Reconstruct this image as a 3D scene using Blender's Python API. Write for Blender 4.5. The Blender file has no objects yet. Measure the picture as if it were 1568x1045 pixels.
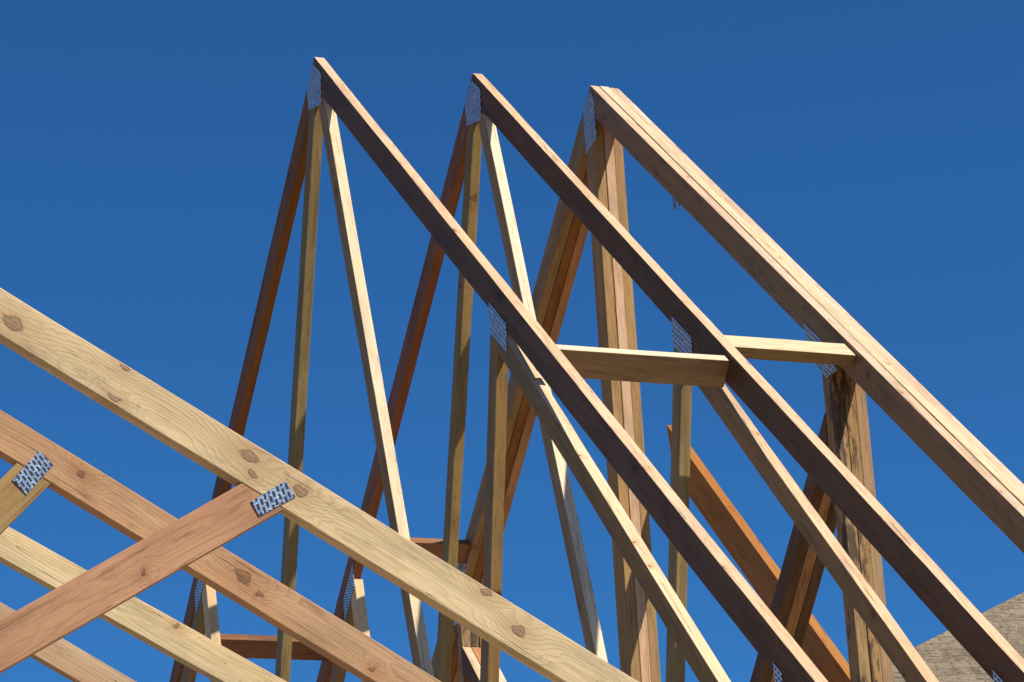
import bpy, bmesh, math, random
from mathutils import Vector, Matrix
random.seed(7)
IN=0.0254
ZG=243.0            # inches from ground to the ridge of the tall trusses
def W(x,y,z): return Vector((x*IN,y*IN,(z+ZG)*IN))
scene=bpy.context.scene

# ---------------------------------------------------------------- materials
class NB:
    def __init__(s,name):
        s.m=bpy.data.materials.new(name); s.m.use_nodes=True
        s.t=s.m.node_tree; s.t.nodes.clear()
    def n(s,typ,ins=None,**kw):
        nd=s.t.nodes.new(typ)
        for k,v in kw.items(): setattr(nd,k,v)
        for k,v in (ins or {}).items():
            if isinstance(v,bpy.types.NodeSocket): s.t.links.new(v,nd.inputs[k])
            else: nd.inputs[k].default_value=v
        return nd
    def math(s,op,a,b=0.0,c=None,clamp=False):
        ins={0:a,1:b}
        if c is not None: ins[2]=c
        return s.n('ShaderNodeMath',ins,operation=op,use_clamp=clamp).outputs[0]
    def vmul(s,v,k): return s.n('ShaderNodeVectorMath',{0:v,1:k},operation='MULTIPLY').outputs[0]
    def vadd(s,v,k): return s.n('ShaderNodeVectorMath',{0:v,1:k},operation='ADD').outputs[0]
    def mr(s,v,a,b,c,d,interp='LINEAR'):
        return s.n('ShaderNodeMapRange',{0:v,1:a,2:b,3:c,4:d},interpolation_type=interp).outputs[0]
    def ramp(s,f,stops,interp='LINEAR'):
        nd=s.n('ShaderNodeValToRGB',{0:f}); cr=nd.color_ramp; cr.interpolation=interp
        while len(cr.elements)<len(stops): cr.elements.new(.5)
        for e,(p,c) in zip(cr.elements,stops):
            e.position=p; e.color=(c if len(c)==4 else (*c,1))
        return nd.outputs[0]
    def mix(s,f,a,b,mode='MIX'):
        nd=s.n('ShaderNodeMix',data_type='RGBA',blend_type=mode)
        for k,v in ((0,f),(6,a),(7,b)):
            if isinstance(v,bpy.types.NodeSocket): s.t.links.new(v,nd.inputs[k])
            else: nd.inputs[k].default_value=(v if k==0 or len(v)==4 else (*v,1))
        return nd.outputs[2]
    def out(s,sh):
        s.n('ShaderNodeOutputMaterial',{0:sh}); return s.m

def wood(name,light,dark,knot=(.16,.065,.022),grime=0.35,rough=.62,kd=.62,ks=1.0,kfx=3.4,onedge=False,contrast=1.0,heart=.5,stain=0.0,knots=()):
    b=NB(name)
    tc=b.n('ShaderNodeTexCoord').outputs['Object']
    raw=tc
    if onedge:   # the visible face is the narrow one: swap width and thickness axes
        sp=b.n('ShaderNodeSeparateXYZ',{0:tc})
        tc=b.n('ShaderNodeCombineXYZ',{0:sp.outputs[0],1:sp.outputs[2],2:sp.outputs[1]}).outputs[0]
    rnd=b.n('ShaderNodeObjectInfo').outputs['Random']
    off=b.n('ShaderNodeCombineXYZ',{0:b.math('MULTIPLY',rnd,37.0),1:b.math('MULTIPLY',rnd,11.3),2:b.math('MULTIPLY',rnd,5.7)}).outputs[0]
    p=b.vadd(tc,off)
    # knots (branches crossing the board)
    kv=b.vmul(p,(kfx,5.5,1.0))
    kn=b.vadd(b.n('ShaderNodeTexNoise',{'Vector':p,'Scale':34.0,'Detail':3.0}).outputs['Color'],(-.5,-.5,-.5))
    kv2=b.vadd(kv,b.vmul(kn,(.16,.20,.0)))
    vo=b.n('ShaderNodeTexVoronoi',{'Vector':kv2,'Scale':1.0,'Randomness':1.0},voronoi_dimensions='2D')
    d=b.math('DIVIDE',vo.outputs['Distance'],ks)
    csep=b.n('ShaderNodeSeparateColor',{0:vo.outputs['Color']})
    nosel=b.math('LESS_THAN',csep.outputs[0],kd)
    d=b.math('DIVIDE',d,b.math('ADD',b.math('MULTIPLY',csep.outputs[1],.75),.25))
    d=b.math('ADD',d,b.math('MULTIPLY',nosel,10.0))
    if knots:
        rw=b.vadd(raw,b.vmul(kn,(.034,.026,0)))
        for kx,ky,r in knots:
            q=b.vmul(b.vadd(rw,(-kx,-ky,0)),(1/1.7,1,0))
            L=b.n('ShaderNodeVectorMath',{0:q},operation='LENGTH').outputs[1]
            d=b.math('MINIMUM',d,b.math('MULTIPLY',L,.066/(r*.68)))
    bulge=b.mr(d,0.0,.55,1.0,0.0,'SMOOTHSTEP')
    core=b.mr(d,.025,.085,1.0,0.0,'SMOOTHSTEP')
    rim=b.mr(b.math('ABSOLUTE',b.math('SUBTRACT',d,.060)),.002,.026,1.0,0.0,'SMOOTHSTEP')
    halo=b.mr(d,.06,.34,1.0,0.0,'SMOOTHSTEP')
    # growth rings
    sep=b.n('ShaderNodeSeparateXYZ',{0:p})
    wav=b.n('ShaderNodeTexNoise',{'Vector':b.vmul(p,(.9,9.0,9.0)),'Scale':1.0,'Detail':2.0}).outputs[0]
    g=b.math('MULTIPLY',sep.outputs[1],80.0)
    g=b.math('ADD',g,b.math('MULTIPLY',sep.outputs[2],40.0))
    g=b.math('ADD',g,b.math('MULTIPLY',wav,19.0))
    g=b.math('ADD',g,b.math('MULTIPLY',bulge,4.5))
    ring=b.math('FRACT',g)
    ringc=b.ramp(ring,[(0,(0,0,0)),(.55,(.22,.22,.22)),(.86,(1,1,1)),(1,(0,0,0))])
    fine=b.n('ShaderNodeTexNoise',{'Vector':b.vmul(p,(4.0,200.0,200.0)),'Scale':1.0,'Detail':2.0,'Roughness':.7}).outputs[0]
    # some stretches of the board show the rings strongly, others hardly at all
    big=b.n('ShaderNodeTexNoise',{'Vector':b.vmul(p,(1.3,14.0,14.0)),'Scale':1.0,'Detail':3.0,'Roughness':.6}).outputs[0]
    amp=b.mr(big,.35,.65,.25,.75)
    f=b.math('ADD',b.math('MULTIPLY',ringc,b.math('MULTIPLY',amp,contrast)),b.math('MULTIPLY',b.math('SUBTRACT',fine,.35),1.0*contrast),clamp=True)
    col=b.mix(f,light,dark)
    hw=b.n('ShaderNodeTexNoise',{'Vector':b.vmul(b.vadd(p,(3.1,7.7,1.3)),(.7,11.0,11.0)),'Scale':1.0,'Detail':2.0}).outputs[0]
    col=b.mix(b.math('MULTIPLY',b.ramp(hw,[(.42,(0,0,0)),(.62,(1,1,1))]),heart),col,(light[0]*.92,light[1]*.72,light[2]*.54))
    bigf=b.ramp(big,[(.40,(0,0,0)),(.75,(1,1,1))])
    col=b.mix(b.math('MULTIPLY',bigf,grime),col,tuple(c*.6 for c in dark))
    st=b.n('ShaderNodeTexNoise',{'Vector':b.vmul(p,(7.0,60.0,60.0)),'Scale':1.0,'Detail':5.0,'Roughness':.8}).outputs[0]
    col=b.mix(b.ramp(st,[(.54,(0,0,0)),(.70,(.65,.65,.65))]),col,tuple(c*.4 for c in dark))
    # greyish handling dirt and rain marks, blotchy and along the board
    dn=b.n('ShaderNodeTexNoise',{'Vector':b.vmul(b.vadd(p,(9.1,2.2,5.5)),(3.2,13.0,13.0)),'Scale':1.0,'Detail':5.0,'Roughness':.7}).outputs[0]
    col=b.mix(b.ramp(dn,[(.50,(0,0,0)),(.72,(.65,.65,.65))]),col,(dark[0]*.62,dark[1]*.70,dark[2]*.85))
    if stain>0:
        sn=b.n('ShaderNodeTexNoise',{'Vector':b.vmul(b.vadd(p,(1.7,4.2,8.5)),(5.0,22.0,22.0)),'Scale':1.0,'Detail':6.0,'Roughness':.75}).outputs[0]
        col=b.mix(b.math('MULTIPLY',b.ramp(sn,[(.50,(0,0,0)),(.57,(1,1,1))]),stain),col,(.045,.025,.014))
    col=b.mix(b.math('MULTIPLY',halo,.5),col,(dark[0]*.85,dark[1]*.66,dark[2]*.55))
    col=b.mix(b.math('MULTIPLY',core,.7),col,knot)
    col=b.mix(b.math('MULTIPLY',rim,.45),col,tuple(c*.35 for c in knot))
    # drying checks : thin dark slits along the grain
    ck=b.n('ShaderNodeTexNoise',{'Vector':b.vmul(p,(1.6,60.0,60.0)),'Scale':1.0,'Detail':1.0}).outputs[0]
    ckf=b.ramp(b.math('ABSOLUTE',b.math('SUBTRACT',ck,.66)),[(0,(1,1,1)),(.010,(0,0,0))])
    col=b.mix(b.math('MULTIPLY',ckf,.7),col,(.05,.03,.015))
    hv=b.n('ShaderNodeHueSaturation',{'Hue':b.math('ADD',b.math('MULTIPLY',rnd,.014),.494),
        'Saturation':b.math('ADD',b.math('MULTIPLY',b.math('FRACT',b.math('MULTIPLY',rnd,7.3)),.18),.90),
        'Value':b.math('ADD',b.math('MULTIPLY',b.math('FRACT',b.math('MULTIPLY',rnd,13.7)),.26),.88),'Color':col}).outputs[0]
    h=b.math('ADD',b.math('MULTIPLY',fine,.6),b.math('MULTIPLY',ringc,-.25))
    h=b.math('ADD',h,b.math('MULTIPLY',rim,-.6)); h=b.math('ADD',h,b.math('MULTIPLY',ckf,-.8))
    bm=b.n('ShaderNodeBump',{'Strength':.65,'Distance':.0015,'Height':h}).outputs[0]
    pr=b.n('ShaderNodeBsdfPrincipled',{'Base Color':hv,'Roughness':rough,'Normal':bm})
    pr.inputs['Specular IOR Level'].default_value=.25
    return b.out(pr.outputs[0])

pine=wood('pine_pale',(.84,.62,.31),(.62,.39,.16),grime=.2)
K1=[(2.578,.012,.018),(2.605,-.018,.009),(2.703,.008,.014),(2.023,-.010,.020),(3.154,.033,.012),(3.25,-.004,.014),(2.265,.040,.009),(2.28,-.034,.009)]
K2=[(2.463,.012,.011),(2.912,.006,.019),(2.965,-.012,.009),(3.29,-.02,.008)]
kn1=wood('pine_knotty',(.82,.60,.30),(.52,.34,.145),knot=(.20,.09,.035),grime=.4,kd=2.0,contrast=1.2,heart=.28,knots=K1)
knotty=wood('pine_knotty_worn',(.78,.59,.31),(.48,.33,.15),knot=(.20,.09,.035),grime=.5,kd=.4,ks=.9,kfx=3.0,contrast=1.2,heart=.3)
fir=wood('fir_pink',(.72,.44,.21),(.50,.26,.105),grime=.3)
kn2=wood('fir_pink_knotty',(.74,.46,.245),(.50,.27,.12),grime=.35,kd=2.0,contrast=1.1,knots=K2)
firnear=wood('fir_pink_near',(.64,.43,.24),(.43,.25,.115),grime=.45,kd=.5,ks=.9,contrast=1.15)
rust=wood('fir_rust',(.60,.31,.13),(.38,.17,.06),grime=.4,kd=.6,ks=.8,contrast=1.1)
bounce_orange=wood('brace_bounce_orange',(.52,.25,.08),(.36,.155,.04),grime=.35)  # warm bounced light on the shaded brace, put into its wood colour
edge=wood('sunlit_edge',(1.0,.80,.51),(.80,.53,.27),grime=.15,kd=.45,ks=.6,kfx=5.0,onedge=True,heart=.2,contrast=.9)  # sunlit look of upward edges, painted as a paler wood colour
edgetan=wood('sunlit_edge_pink',(.98,.72,.46),(.70,.41,.20),grime=.22,kd=.6,ks=.7,kfx=4.0,onedge=True,contrast=1.15,heart=.3)  # pinker version, sun brightness likewise painted into the colour
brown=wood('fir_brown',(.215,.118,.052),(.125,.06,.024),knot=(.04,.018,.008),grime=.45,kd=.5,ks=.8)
tan=wood('fir_tan',(.47,.29,.12),(.31,.17,.06),grime=.4,ks=.85)
olive=wood('pine_weathered',(.41,.27,.095),(.26,.155,.048),grime=.45,ks=.8)
stained=wood('pine_stained',(.46,.29,.12),(.29,.16,.055),grime=.4,stain=.85)
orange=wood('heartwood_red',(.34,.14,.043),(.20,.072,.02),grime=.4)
MATEDGE={brown:edgetan,tan:edgetan,olive:edge,orange:tan,fir:edgetan}  # upper edges paler than the fronts, sunlight painted into their colour

def metal(name,c0,c1,mt):
    b=NB(name)
    tc=b.n('ShaderNodeTexCoord').outputs['Object']
    wob=b.vadd(tc,b.vmul(b.vadd(b.n('ShaderNodeTexNoise',{'Vector':tc,'Scale':60.0}).outputs['Color'],(-.5,-.5,-.5)),(.004,.003,0)))
    br=b.n('ShaderNodeTexBrick',{'Vector':wob,'Scale':1.0,'Color1':(0,0,0,1),'Color2':(0,0,0,1),'Mortar':(1,1,1,1),
        'Mortar Size':.0030,'Mortar Smooth':.25,'Bias':0.0,'Brick Width':.018,'Row Height':.0105},offset=.5,squash=1.0)
    f=br.outputs[0]
    nz=b.n('ShaderNodeTexNoise',{'Vector':tc,'Scale':45.0,'Detail':3.0}).outputs[0]
    base=b.mix(b.ramp(nz,[(.4,(0,0,0)),(.62,(1,1,1))]),c0,c1)
    glint=b.n('ShaderNodeTexNoise',{'Vector':tc,'Scale':260.0,'Detail':1.0}).outputs[0]
    base=b.mix(b.ramp(glint,[(.60,(0,0,0)),(.68,(.8,.8,.8))]),base,(.8,.85,.9))  # white glints painted into the plate colour
    col=b.mix(f,(.03,.03,.035),base)
    bm=b.n('ShaderNodeBump',{'Strength':.9,'Distance':.002,'Height':f}).outputs[0]
    pr=b.n('ShaderNodeBsdfPrincipled',{'Base Color':col,'Roughness':.4,'Metallic':mt,'Normal':bm})
    return b.out(pr.outputs[0])
plate_near=metal('galvanised_nail_plate_sun',(.16,.23,.34),(.34,.45,.57),.3)  # plates in sun; blue sky reflection put into the base colour
plate_far=metal('galvanised_nail_plate_shade_lift',(.42,.58,.78),(.72,.84,.94),.1)  # same plates in shade; base painted brighter and sky-blue to lift them

def simple(name,c1,c2,scale,rough=.9,bump=.3,dist=.01,detail=6):
    b=NB(name); tc=b.n('ShaderNodeTexCoord').outputs['Object']
    nz=b.n('ShaderNodeTexNoise',{'Vector':tc,'Scale':scale,'Detail':float(detail),'Roughness':.65}).outputs[0]
    col=b.mix(b.ramp(nz,[(.3,(0,0,0)),(.7,(1,1,1))]),c1,c2)
    bm=b.n('ShaderNodeBump',{'Strength':bump,'Distance':dist,'Height':nz}).outputs[0]
    return b.out(b.n('ShaderNodeBsdfPrincipled',{'Base Color':col,'Roughness':rough,'Normal':bm}).outputs[0])
dirt=simple('dry_dirt',(.20,.13,.068),(.29,.20,.11),1.3)
stucco=simple('stucco',(.48,.42,.33),(.55,.49,.40),30,bump=.2)
trim=simple('painted_trim',(.72,.70,.66),(.78,.76,.72),12,rough=.5,bump=.05)
concrete=simple('concrete',(.30,.28,.25),(.38,.36,.32),4)
def glass():
    b=NB('window_glass')
    return b.out(b.n('ShaderNodeBsdfPrincipled',{'Base Color':(.03,.04,.05,1),'Roughness':.06,'Metallic':.0}).outputs[0])
glassm=glass()
def shingle():
    b=NB('roof_shingles'); uv=b.n('ShaderNodeTexCoord').outputs['UV']
    wob=b.vadd(uv,b.vmul(b.vadd(b.n('ShaderNodeTexNoise',{'Vector':uv,'Scale':9.0,'Detail':3.0}).outputs['Color'],(-.5,-.5,-.5)),(.05,.03,0)))
    br=b.n('ShaderNodeTexBrick',{'Vector':wob,'Scale':1.0,'Color1':(.20,.14,.08,1),'Color2':(.44,.33,.20,1),'Mortar':(.14,.10,.055,1),
        'Mortar Size':.008,'Mortar Smooth':.6,'Bias':0.0,'Brick Width':.12,'Row Height':.14},offset=.37)
    n1=b.n('ShaderNodeTexNoise',{'Vector':b.vmul(uv,(1,1.9,1)),'Scale':15.0,'Detail':8.0,'Roughness':.9}).outputs[0]
    n2=b.n('ShaderNodeTexNoise',{'Vector':uv,'Scale':1.6,'Detail':4.0}).outputs[0]
    col=b.mix(b.ramp(n1,[(.48,(0,0,0)),(.58,(.9,.9,.9))]),br.outputs[0],(.62,.47,.29))
    col=b.mix(b.ramp(n1,[(.37,(.85,.85,.85)),(.47,(0,0,0))]),col,(.11,.07,.038))
    col=b.mix(b.ramp(n2,[(.35,(0,0,0)),(.7,(.35,.35,.35))]),col,(.2,.135,.07))
    bm=b.n('ShaderNodeBump',{'Strength':.8,'Distance':.025,'Height':n1}).outputs[0]
    return b.out(b.n('ShaderNodeBsdfPrincipled',{'Base Color':col,'Roughness':.9,'Normal':bm}).outputs[0])
shing=shingle()

# ---------------------------------------------------------------- builders
def empty(name,loc):
    e=bpy.data.objects.new(name,None); e.location=loc; e.empty_display_size=.3
    scene.collection.objects.link(e); return e
def attach(o,par):
    if par is not None:
        M=o.matrix_basis.copy(); o.parent=par; o.matrix_basis=Matrix.Translation(-Vector(par.location))@M
def clip(poly,hp):
    px,pz,nx,nz=hp; r=[]
    for i in range(len(poly)):
        a=poly[i];b=poly[(i+1)%len(poly)]
        da=(a[0]-px)*nx+(a[1]-pz)*nz; db=(b[0]-px)*nx+(b[1]-pz)*nz
        if da>=0: r.append(a)
        if (da>=0)!=(db>=0):
            t=da/(da-db); r.append((a[0]+(b[0]-a[0])*t,a[1]+(b[1]-a[1])*t))
    return r
def prism(name,par,M,poly,z0,z1,mat,jit=.0006,bev=.0022,step=.22,emat=None):
    """poly in local XY metres, extruded z0..z1 along local Z."""
    bm=bmesh.new()
    lo=[bm.verts.new((x,y,z0)) for x,y in poly]; hi=[bm.verts.new((x,y,z1)) for x,y in poly]
    bm.faces.new(lo[::-1]); bm.faces.new(hi); n=len(poly)
    for i in range(n): bm.faces.new((lo[i],lo[(i+1)%n],hi[(i+1)%n],hi[i]))
    bmesh.ops.recalc_face_normals(bm,faces=bm.faces)
    if jit>0:
        xs=[v[0] for v in poly]
        x=min(xs)+step
        while x<max(xs)-.05:
            bmesh.ops.bisect_plane(bm,geom=bm.verts[:]+bm.edges[:]+bm.faces[:],plane_co=(x,0,0),plane_no=(1,0,0)); x+=step*random.uniform(.5,1.3)
        ph=[random.uniform(0,6.28) for _ in range(6)]
        for v in bm.verts:
            t=v.co.x
            dy=math.sin(t*2.1+ph[0])*1.2+math.sin(t*5.3+ph[1])*.7+math.sin(t*12+ph[2])*.3
            dz=math.sin(t*1.7+ph[3])*.8+math.sin(t*4.1+ph[4])*.5
            v.co.y+=jit*dy; v.co.z+=jit*dz*.5
            # slightly uneven sawn arrises
            v.co.y+=random.uniform(-.0008,.0008)
    me=bpy.data.meshes.new(name)
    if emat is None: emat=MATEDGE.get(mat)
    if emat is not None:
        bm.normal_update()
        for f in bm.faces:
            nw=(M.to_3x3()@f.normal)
            if abs(f.normal.y)>.9 and nw.z>.1: f.material_index=1  # upward faces take the sun-brightened material
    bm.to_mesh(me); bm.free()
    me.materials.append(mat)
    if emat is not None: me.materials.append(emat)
    o=bpy.data.objects.new(name,me); scene.collection.objects.link(o); o.matrix_basis=M
    if bev>0:
        md=o.modifiers.new('eased_edges','BEVEL'); md.width=bev; md.segments=2; md.limit_method='ANGLE'; md.angle_limit=math.radians(35)
    attach(o,par); return o
def member(name,par,plane,a,b,w,c0,th,mat,clips=(),ext=0.0,**kw):
    """board lying in a truss plane. plane 'xz' -> at y=c0..c0+th ; 'yz' -> at x=c0-th..c0 (inches)"""
    a=Vector(a);b=Vector(b);d=(b-a).normalized();p=Vector((-d.y,d.x))
    a2=a-d*ext;b2=b+d*ext
    poly=[a2-p*w/2,b2-p*w/2,b2+p*w/2,a2+p*w/2]; poly=[(v.x,v.y) for v in poly]
    for h in clips: poly=clip(poly,h)
    if len(poly)<3: return None
    if plane=='xz':
        f=lambda v:Vector((v.x,0,v.y)); ax=Vector((0,1,0)); org=W(a.x,c0,a.y); r0,r1=0,th
    else:
        f=lambda v:Vector((0,v.x,v.y)); ax=Vector((1,0,0)); org=W(c0,a.x,a.y); r0,r1=-th,0
    X=f(d);Y=f(p);Z=X.cross(Y); s=1 if Z.dot(ax)>0 else -1
    z0,z1=sorted((s*r0*IN,s*r1*IN))
    M=Matrix((X,Y,Z)).transposed().to_4x4(); M.translation=org
    loc=[((Vector(q)-a).dot(d)*IN,(Vector(q)-a).dot(p)*IN) for q in poly]
    return prism(name,par,M,loc,z0,z1,mat,**kw)
def board(name,par,P,Q,wdir,w,t,mat,**kw):
    """free board between 3D points (inches); w measured along wdir, t across."""
    P=Vector(P);Q=Vector(Q);X=(Q-P).normalized();Y=Vector(wdir);Y=(Y-X*Y.dot(X)).normalized();Z=X.cross(Y)
    L=(Q-P).length*IN; M=Matrix((X,Y,Z)).transposed().to_4x4(); M.translation=W(*P)
    w*=IN/2;t*=IN/2
    return prism(name,par,M,[(0,-w),(L,-w),(L,w),(0,w)],-t,t,mat,**kw)
def plate(name,par,plane,pts,c0,rot):
    """stamped nail plate: polygon in truss plane; rot = slot direction (radians)"""
    c=Vector((sum(p[0] for p in pts)/len(pts),sum(p[1] for p in pts)/len(pts)))
    d=Vector((math.cos(rot),math.sin(rot)));p=Vector((-d.y,d.x))
    if plane=='xz':
        f=lambda v:Vector((v.x,0,v.y)); ax=Vector((0,-1,0)); org=W(c.x,c0,c.y)
    else:
        f=lambda v:Vector((0,v.x,v.y)); ax=Vector((1,0,0)); org=W(c0,c.x,c.y)
    X=f(d);Y=f(p);Z=X.cross(Y); s=1 if Z.dot(ax)>0 else -1
    M=Matrix((X,Y,Z)).transposed().to_4x4(); M.translation=org
    loc=[((Vector(q)-c).dot(d)*IN,(Vector(q)-c).dot(p)*IN) for q in pts]
    z0,z1=sorted((s*.0012,s*.0028))
    return prism(name,par,M,loc,z0,z1,plate_far if plane=='xz' else plate_near,jit=0,bev=0)

# ---------------------------------------------------------------- tall common trusses
S=0.8916; K=3.5*math.sqrt(1+S*S); HEEL=160.0; BC=-139.0
def under(side,off=0.03): # keep what lies beneath the rafter on that side
    return (0,-K-off,-S*side,-1.0)
BELOW=[under(1),under(-1)]
ABOVE=(0,BC+.03,0,1.0)
def rafter_poly(side,name,par,y,th,mat,dz=0.0,end=HEEL,**kw):
    a=(0,-K/2+dz);b=(side*end,-K/2-S*end+dz)
    cl=[(side*.03,0,side,0),(side*end,0,-side,0)]
    return member(name,par,'xz',a,b,3.5,y,th,mat,clips=cl,ext=8,**kw)
def web_plates(t,y,back,big=False):
    ang=math.atan(S)
    for sd in (1,-1):
        j=[(60.2,-57.3),(65.2,-61.7),(64.9,-65.3),(60.0,-61.0)] if not big else [(59.4,-56.4),(63.6,-60.1),(67.0,-65.2),(64.2,-65.4),(60.4,-61.2)]
        pts=[(sd*x,z) for x,z in j]
        plate('nail_plate_web_joint',t,'xz',pts,y,-sd*ang+.9*sd)
        l=[(126.9,-116.6),(128.5,-118.0),(128.5,-120.3),(126.9,-119.0)]
        plate('nail_plate_splice',t,'xz',[(sd*x,z) for x,z in l],y,-sd*ang)
def common_truss(name,y,m):
    t=empty(name,W(0,y,BC))
    rafter_poly(1,'top_chord_right',t,y,1.5,m['R']); rafter_poly(-1,'top_chord_left',t,y,1.5,m['L'])
    member('bottom_chord',t,'xz',(-154,BC-1.75),(154,BC-1.75),3.5,y,1.5,fir,clips=BELOW)
    for sd,nm in ((-1,'A'),(1,'B')):
        f=lambda z:1.9+.318*(-z-7)
        member('web_inner_'+('left' if sd<0 else 'right'),t,'xz',(sd*f(-4),-4),(sd*f(-142),-142),2.5,y,1.5,m[nm],
               clips=BELOW+[ABOVE,(sd*.02,0,sd,0)],emat=m.get(nm+'e'))
        mc,md=(m['C'],m['D']) if sd>0 else (m['C2'],m['D2'])
        c0=Vector((sd*61.4,-60.0));c1=Vector((sd*42.6,-141.0)); cd=(c1-c0).normalized()
        member('web_middle_'+('left' if sd<0 else 'right'),t,'xz',c0,c1,2.5,y,1.5,mc,clips=BELOW+[ABOVE])
        n=Vector((-cd.y,cd.x)); n=n if n.x*sd>0 else -n
        q=c0+n*1.28
        member('web_outer_'+('left' if sd<0 else 'right'),t,'xz',(sd*60.5,-60.8),(sd*134,-138.0),2.5,y,1.5,md,
               clips=BELOW+[ABOVE,(q.x,q.y,n.x,n.y)])
    pk=[(-.3,-1.0),(2.7,-3.6),(2.4,-8.2),(-3.1,-7.0),(-3.4,-3.6)]
    plate('nail_plate_peak',t,'xz',pk,y,1.15)
    web_plates(t,y,y+1.5)
    return t
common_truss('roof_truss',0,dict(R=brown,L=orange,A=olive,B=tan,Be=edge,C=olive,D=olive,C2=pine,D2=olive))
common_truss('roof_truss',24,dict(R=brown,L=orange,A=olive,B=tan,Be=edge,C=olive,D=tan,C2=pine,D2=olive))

# three-ply girder truss
gy=42.4
t=empty('girder_roof_truss',W(0,gy,BC))
for i in range(3):
    y=gy+i*1.53; th=1.46
    dz=[0,.09,-.07][i]
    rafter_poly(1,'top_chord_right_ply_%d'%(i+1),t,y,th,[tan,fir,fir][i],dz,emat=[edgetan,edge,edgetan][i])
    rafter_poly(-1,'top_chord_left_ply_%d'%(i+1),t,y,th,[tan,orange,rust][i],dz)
    member('bottom_chord_ply_%d'%(i+1),t,'xz',(-154,BC-1.75),(154,BC-1.75),3.5,y,th,fir,clips=BELOW)
    dx=[0,.08,-.06][i]
    member('king_post_ply_%d'%(i+1),t,'xz',(-1.5+dx,-2),(-1.5+dx,-142),3.5,y,th,[tan,fir,tan][i],clips=BELOW+[ABOVE])
    for sd in (1,-1):
        s='right' if sd>0 else 'left'
        member('post_%s_ply_%d'%(s,i+1),t,'xz',(sd*(64.1+dx),-55),(sd*(64.6+dx),-142),2.5,y,th,[stained,stained,tan][i],clips=BELOW+[ABOVE])
        xe=.4 if sd>0 else -3.4
        member('diagonal_%s_ply_%d'%(s,i+1),t,'xz',(sd*64,-69.8),(sd*0,-137.4),2.5,y,th,[brown,rust,brown][i],
               clips=BELOW+[ABOVE,(sd*62.75,0,-sd,0),(xe,0,sd,0)])
plate('nail_plate_peak',t,'xz',[(-.2,-.9),(1.1,-2.4),(1.1,-8.6),(-2.9,-10.0),(-2.9,-3.2)],gy,1.3)
web_plates(t,gy,0,True)
# torn splinters hanging from the lower edge of the girder's first ply
for (x0,l,a) in ((24.5,2.2,.15),(25.4,1.6,-.25),(26.0,1.1,.4)):
    zb=-K-S*x0+.15
    board('splinter',t,(x0,gy+.3,zb),(x0+l*math.sin(a),gy+.1,zb-l*math.cos(a)),(0,1,0),.16,.07,rust,jit=0,bev=0)

# lateral braces between the trusses (section follows the roof slope)
sl=Vector((1,0,-S)).normalized(); nr=Vector((S,0,1)).normalized()
def brace(x,ztop,y0,y1,flat,side,mat):
    s=Vector((sl.x*side,0,sl.z)); n=Vector((nr.x*side,0,nr.z))
    along,perp=(3.5,1.5) if flat else (1.5,3.5)
    c=Vector((x,0,ztop))-s*along/2-n*perp/2      # (x,ztop) = lower-front-top corner
    e=empty('lateral_brace',W(c.x,(y0+y1)/2,c.z))
    board('brace_board',e,(c.x,y0,c.z),(c.x,y1,c.z),n,perp,along,mat,emat=edge)
brace(75.1,-67.9,1.55,23.95,False,1,tan)
brace(72.2,-65.0,25.55,42.35,True,1,tan)
brace(-76.0,-68.2,1.55,23.95,True,-1,orange)
brace(-60.5,-55.6,25.55,42.35,True,-1,orange)

# diagonal brace behind the girder
e=empty('diagonal_brace',W(30,52,-90))
member('brace_board',e,'xz',(-10.8,-44.3),(82,-137.1),4.6,51,1.5,bounce_orange,clips=[(-9.9,0,1,.18)])

# ---------------------------------------------------------------- near trusses (other wing)
def near_truss(x,z82,m2,mat,webs,cy=-150,lo=-300):
    """planar truss in the plane x ; z82 = height of top edge of chord at y=-82"""
    t=empty('roof_truss',W(x,cy,BC))
    k=3.5*math.sqrt(1+m2*m2)
    zp=z82+m2*(-82.0-cy)
    def ch(side,mt,nm):
        a=(cy,zp-k/2);b=(cy+side*148,zp-k/2-m2*148)
        member(nm,t,'yz',a,b,3.5,x,1.5,mt,clips=[(cy+side*.03,0,side,0),(cy+side*148,0,-side,0)],ext=6)
    ch(1,mat,'top_chord_right'); ch(-1,mat,'top_chord_left')
    un=[(cy,zp-k-.03,-m2,-1),(cy,zp-k-.03,m2,-1)]
    zb=-143.0
    member('bottom_chord',t,'yz',(cy-147,zb-1.75),(cy+147,zb-1.75),3.5,x,1.5,fir,clips=un)
    ab=(0,zb+.03,0,1)
    for i,(a,b,mt) in enumerate(webs):
        member('web_%d'%(i+1),t,'yz',a,b,3.5,x,1.5,mt,clips=un+[ab],ext=3)
    member('web_king',t,'yz',(cy,zp),(cy,zb),3.5,x,1.5,olive,clips=un+[ab])
    return t
t1=near_truss(157.4,-95.35,.569,kn1,[((-59.5,-111.1),(-112,-142.8),rust),((-240,-111),(-188,-143),fir)])
plate('nail_plate_web_joint',t1,'yz',[(-61.5,-112.2),(-58.5,-110.3),(-57.7,-111.6),(-60.8,-113.4)],157.4,math.atan2(1.8,3.1)+1.35)
t2=near_truss(120.0,-88.6,.577,kn2,[((-69.9,-99.2),(-110,-142.5),tan),((-230,-99),(-190,-143),olive)])
plate('nail_plate_web_joint',t2,'yz',[(-69.7,-97.4),(-68.4,-98.7),(-70.9,-101.6),(-72.2,-100.3)],120.0,math.atan2(2.8,2.5)+1.35)
t3=near_truss(72.4,-80.4,.524,knotty,[((-74,-86),(-105,-143),olive)])
t4=near_truss(38.0,-75.3,.555,firnear,[((-74,-82),(-105,-143),olive)])

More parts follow.
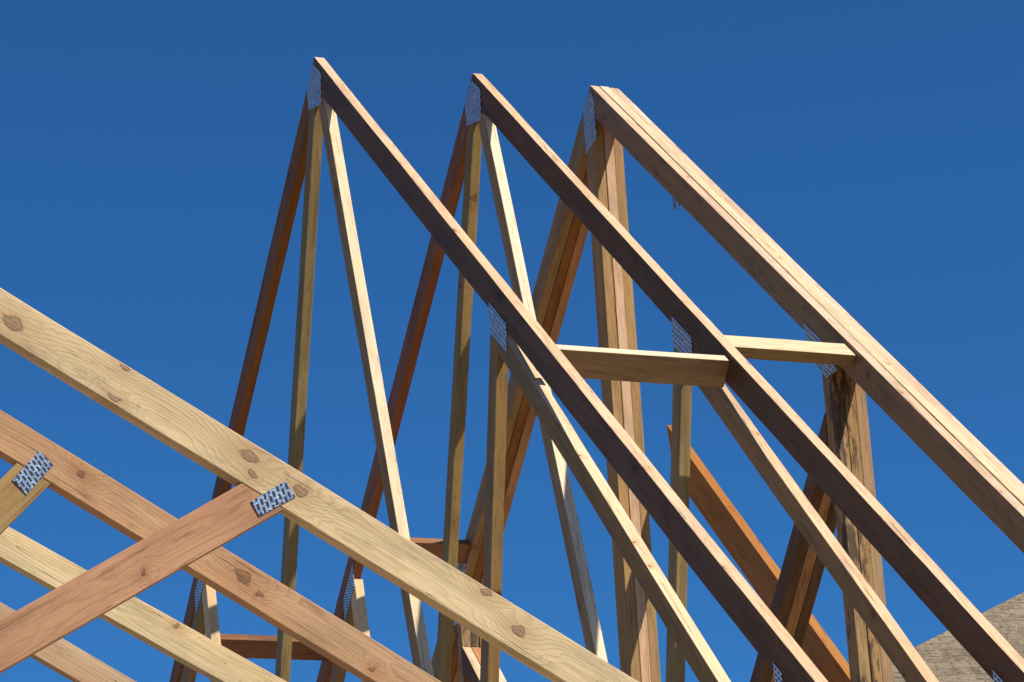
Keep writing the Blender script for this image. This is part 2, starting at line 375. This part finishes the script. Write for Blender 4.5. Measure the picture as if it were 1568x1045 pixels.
# ---------------------------------------------------------------- stud walls under the trusses (below the picture)
def stud_wall(p0,p1,name='stud_wall'):
    p0=Vector(p0);p1=Vector(p1);d=(p1-p0);L=d.length;d.normalize();n=Vector((-d.y,d.x,0))
    e=empty(name,W(p0.x,p0.y,-ZG))
    top=-146.6;bot=-ZG+5
    for nm,z in (('sole_plate',bot+.75),('top_plate_lower',top-2.27),('top_plate_upper',top-.75)):
        board(nm,e,(p0.x,p0.y,z),(p1.x,p1.y,z),n,3.5,1.5,pine,jit=0)
    i=0;s=.8
    while s<L:
        q=p0+d*s; i+=1
        board('stud_%d'%i,e,(q.x,q.y,bot+1.52),(q.x,q.y,top-3.04),n,3.5,1.5,[pine,fir,tan][i%3],jit=0)
        s+=16
stud_wall((160,-296,0),(160,-4,0)); stud_wall((156,-298,0),(-156,-298,0))
stud_wall((-160,-296,0),(-160,60,0)); stud_wall((156,62,0),(-156,62,0)); stud_wall((160,0,0),(160,60,0))

def boxobj(name,par,lo,hi,mat,rotM=None,bev=0):
    bm=bmesh.new(); bmesh.ops.create_cube(bm,size=1)
    for v in bm.verts:
        v.co=Vector([(lo[i]+hi[i])/2+v.co[i]*(hi[i]-lo[i]) for i in range(3)])
    me=bpy.data.meshes.new(name); bm.to_mesh(me); bm.free(); me.materials.append(mat)
    o=bpy.data.objects.new(name,me); scene.collection.objects.link(o)
    if rotM: o.matrix_basis=rotM
    if bev:
        m=o.modifiers.new('b','BEVEL'); m.width=bev; m.segments=2
    attach(o,par); return o
fs=boxobj('concrete_slab',None,(-4.15,-7.7,-.1),(4.2,1.7,5*IN-.001),concrete,bev=.01)

# ---------------------------------------------------------------- neighbouring hip-roofed house
E=Vector((.367,.929,0)).normalized(); Wd=Vector((-E.y,E.x,0))
Kc=Vector((-375.5,302.5,13.3))-(E+Wd+Vector((0,0,.6)))*130
eave=(Kc.z+ZG)*IN
org=W(Kc.x,Kc.y,-ZG)
M=Matrix((E,Wd,Vector((0,0,1)))).transposed().to_4x4(); M.translation=org
nh=empty('neighbouring_house',org)
LX,LY=20.0,11.0; hgt=.6*LY/2
bm=bmesh.new(); uvl=bm.loops.layers.uv.new('UVMap')
def rf(pts,ud,vd):
    vs=[bm.verts.new(p) for p in pts]; f=bm.faces.new(vs)
    for l in f.loops: l[uvl].uv=(l.vert.co.dot(ud),l.vert.co.dot(vd))
c=math.sqrt(1+.36)
a0=Vector((0,0,eave));a1=Vector((LX,0,eave));a2=Vector((LX,LY,eave));a3=Vector((0,LY,eave))
r0=Vector((LY/2,LY/2,eave+hgt));r1=Vector((LX-LY/2,LY/2,eave+hgt))
rf([a0,a1,r1,r0],Vector((1,0,0)),Vector((0,1,.6))/c); rf([a2,a3,r0,r1],Vector((-1,0,0)),Vector((0,-1,.6))/c)
rf([a3,a0,r0],Vector((0,-1,0)),Vector((1,0,.6))/c); rf([a1,a2,r1],Vector((0,1,0)),Vector((-1,0,.6))/c)
me=bpy.data.meshes.new('roof');bm.to_mesh(me);bm.free();me.materials.append(shing)
o=bpy.data.objects.new('roof',me);scene.collection.objects.link(o);o.matrix_basis=M;attach(o,nh)
boxobj('soffit_and_fascia',nh,(.01,.01,eave-.2),(LX-.01,LY-.01,eave-.004),trim,M)
boxobj('walls',nh,(.5,.5,0),(LX-.5,LY-.5,eave-.203),stucco,M)
for fl in (0.9,3.0 if eave>4.4 else 0.9):
    for i in range(5):
        x=2.2+i*3.6
        if x>LX-2: continue
        boxobj('window_frame_%d_%d'%(fl*10,i),nh,(x-.07,.44,fl-.07),(x+1.27,.497,fl+1.17),trim,M)
        boxobj('window_pane_%d_%d'%(fl*10,i),nh,(x,.42,fl),(x+1.2,.438,fl+1.1),glassm,M)

# ---------------------------------------------------------------- ground
bm=bmesh.new(); bmesh.ops.create_circle(bm,cap_ends=True,segments=64,radius=1500)
me=bpy.data.meshes.new('ground');bm.to_mesh(me);bm.free();me.materials.append(dirt)
g=bpy.data.objects.new('ground',me);scene.collection.objects.link(g)

# ---------------------------------------------------------------- sun and sky
EL,AZ=math.radians(46),math.radians(50)
Sd=Vector((math.cos(EL)*math.sin(AZ),math.cos(EL)*math.cos(AZ),math.sin(EL)))
sl_=bpy.data.lights.new('sun','SUN'); sl_.energy=5.0; sl_.angle=math.radians(.53); sl_.color=(1,.95,.86)
so=bpy.data.objects.new('sun',sl_); so.rotation_euler=Sd.to_track_quat('Z','Y').to_euler(); so.location=(5,5,20); scene.collection.objects.link(so)
w=bpy.data.worlds.new('World'); scene.world=w; w.use_nodes=True; nt=w.node_tree; nt.nodes.clear()
sk=nt.nodes.new('ShaderNodeTexSky'); sk.sky_type='NISHITA'; sk.sun_disc=False; sk.sun_elevation=EL; sk.sun_rotation=AZ
sk.altitude=1200; sk.air_density=.85; sk.dust_density=.15; sk.ozone_density=3.0
mx=nt.nodes.new('ShaderNodeMix'); mx.data_type='RGBA'; mx.blend_type='MULTIPLY'; mx.inputs[0].default_value=1.0
mx.inputs[7].default_value=(.36,1.04,1.62,1)
bg=nt.nodes.new('ShaderNodeBackground'); bg.inputs[1].default_value=.068
ow=nt.nodes.new('ShaderNodeOutputWorld')
nt.links.new(sk.outputs[0],mx.inputs[6]); nt.links.new(mx.outputs[2],bg.inputs[0]); nt.links.new(bg.outputs[0],ow.inputs[0])

# ---------------------------------------------------------------- camera
R=Vector((.36688,.92862,-.05542));U=Vector((.31164,-.06655,.94787));F=Vector((-.87652,.36502,.31381))
cd=bpy.data.cameras.new('camera'); cd.sensor_width=36; cd.lens=36*4940.8/1568; cd.clip_end=5000; cd.clip_start=.05
co=bpy.data.objects.new('camera',cd); scene.collection.objects.link(co)
Mc=Matrix((R,U,-F)).transposed().to_4x4(); Mc.translation=W(397.68,-137.91,-182.85); co.matrix_world=Mc
scene.camera=co
scene.view_settings.view_transform='Standard'; scene.view_settings.look='None'; scene.view_settings.exposure=0
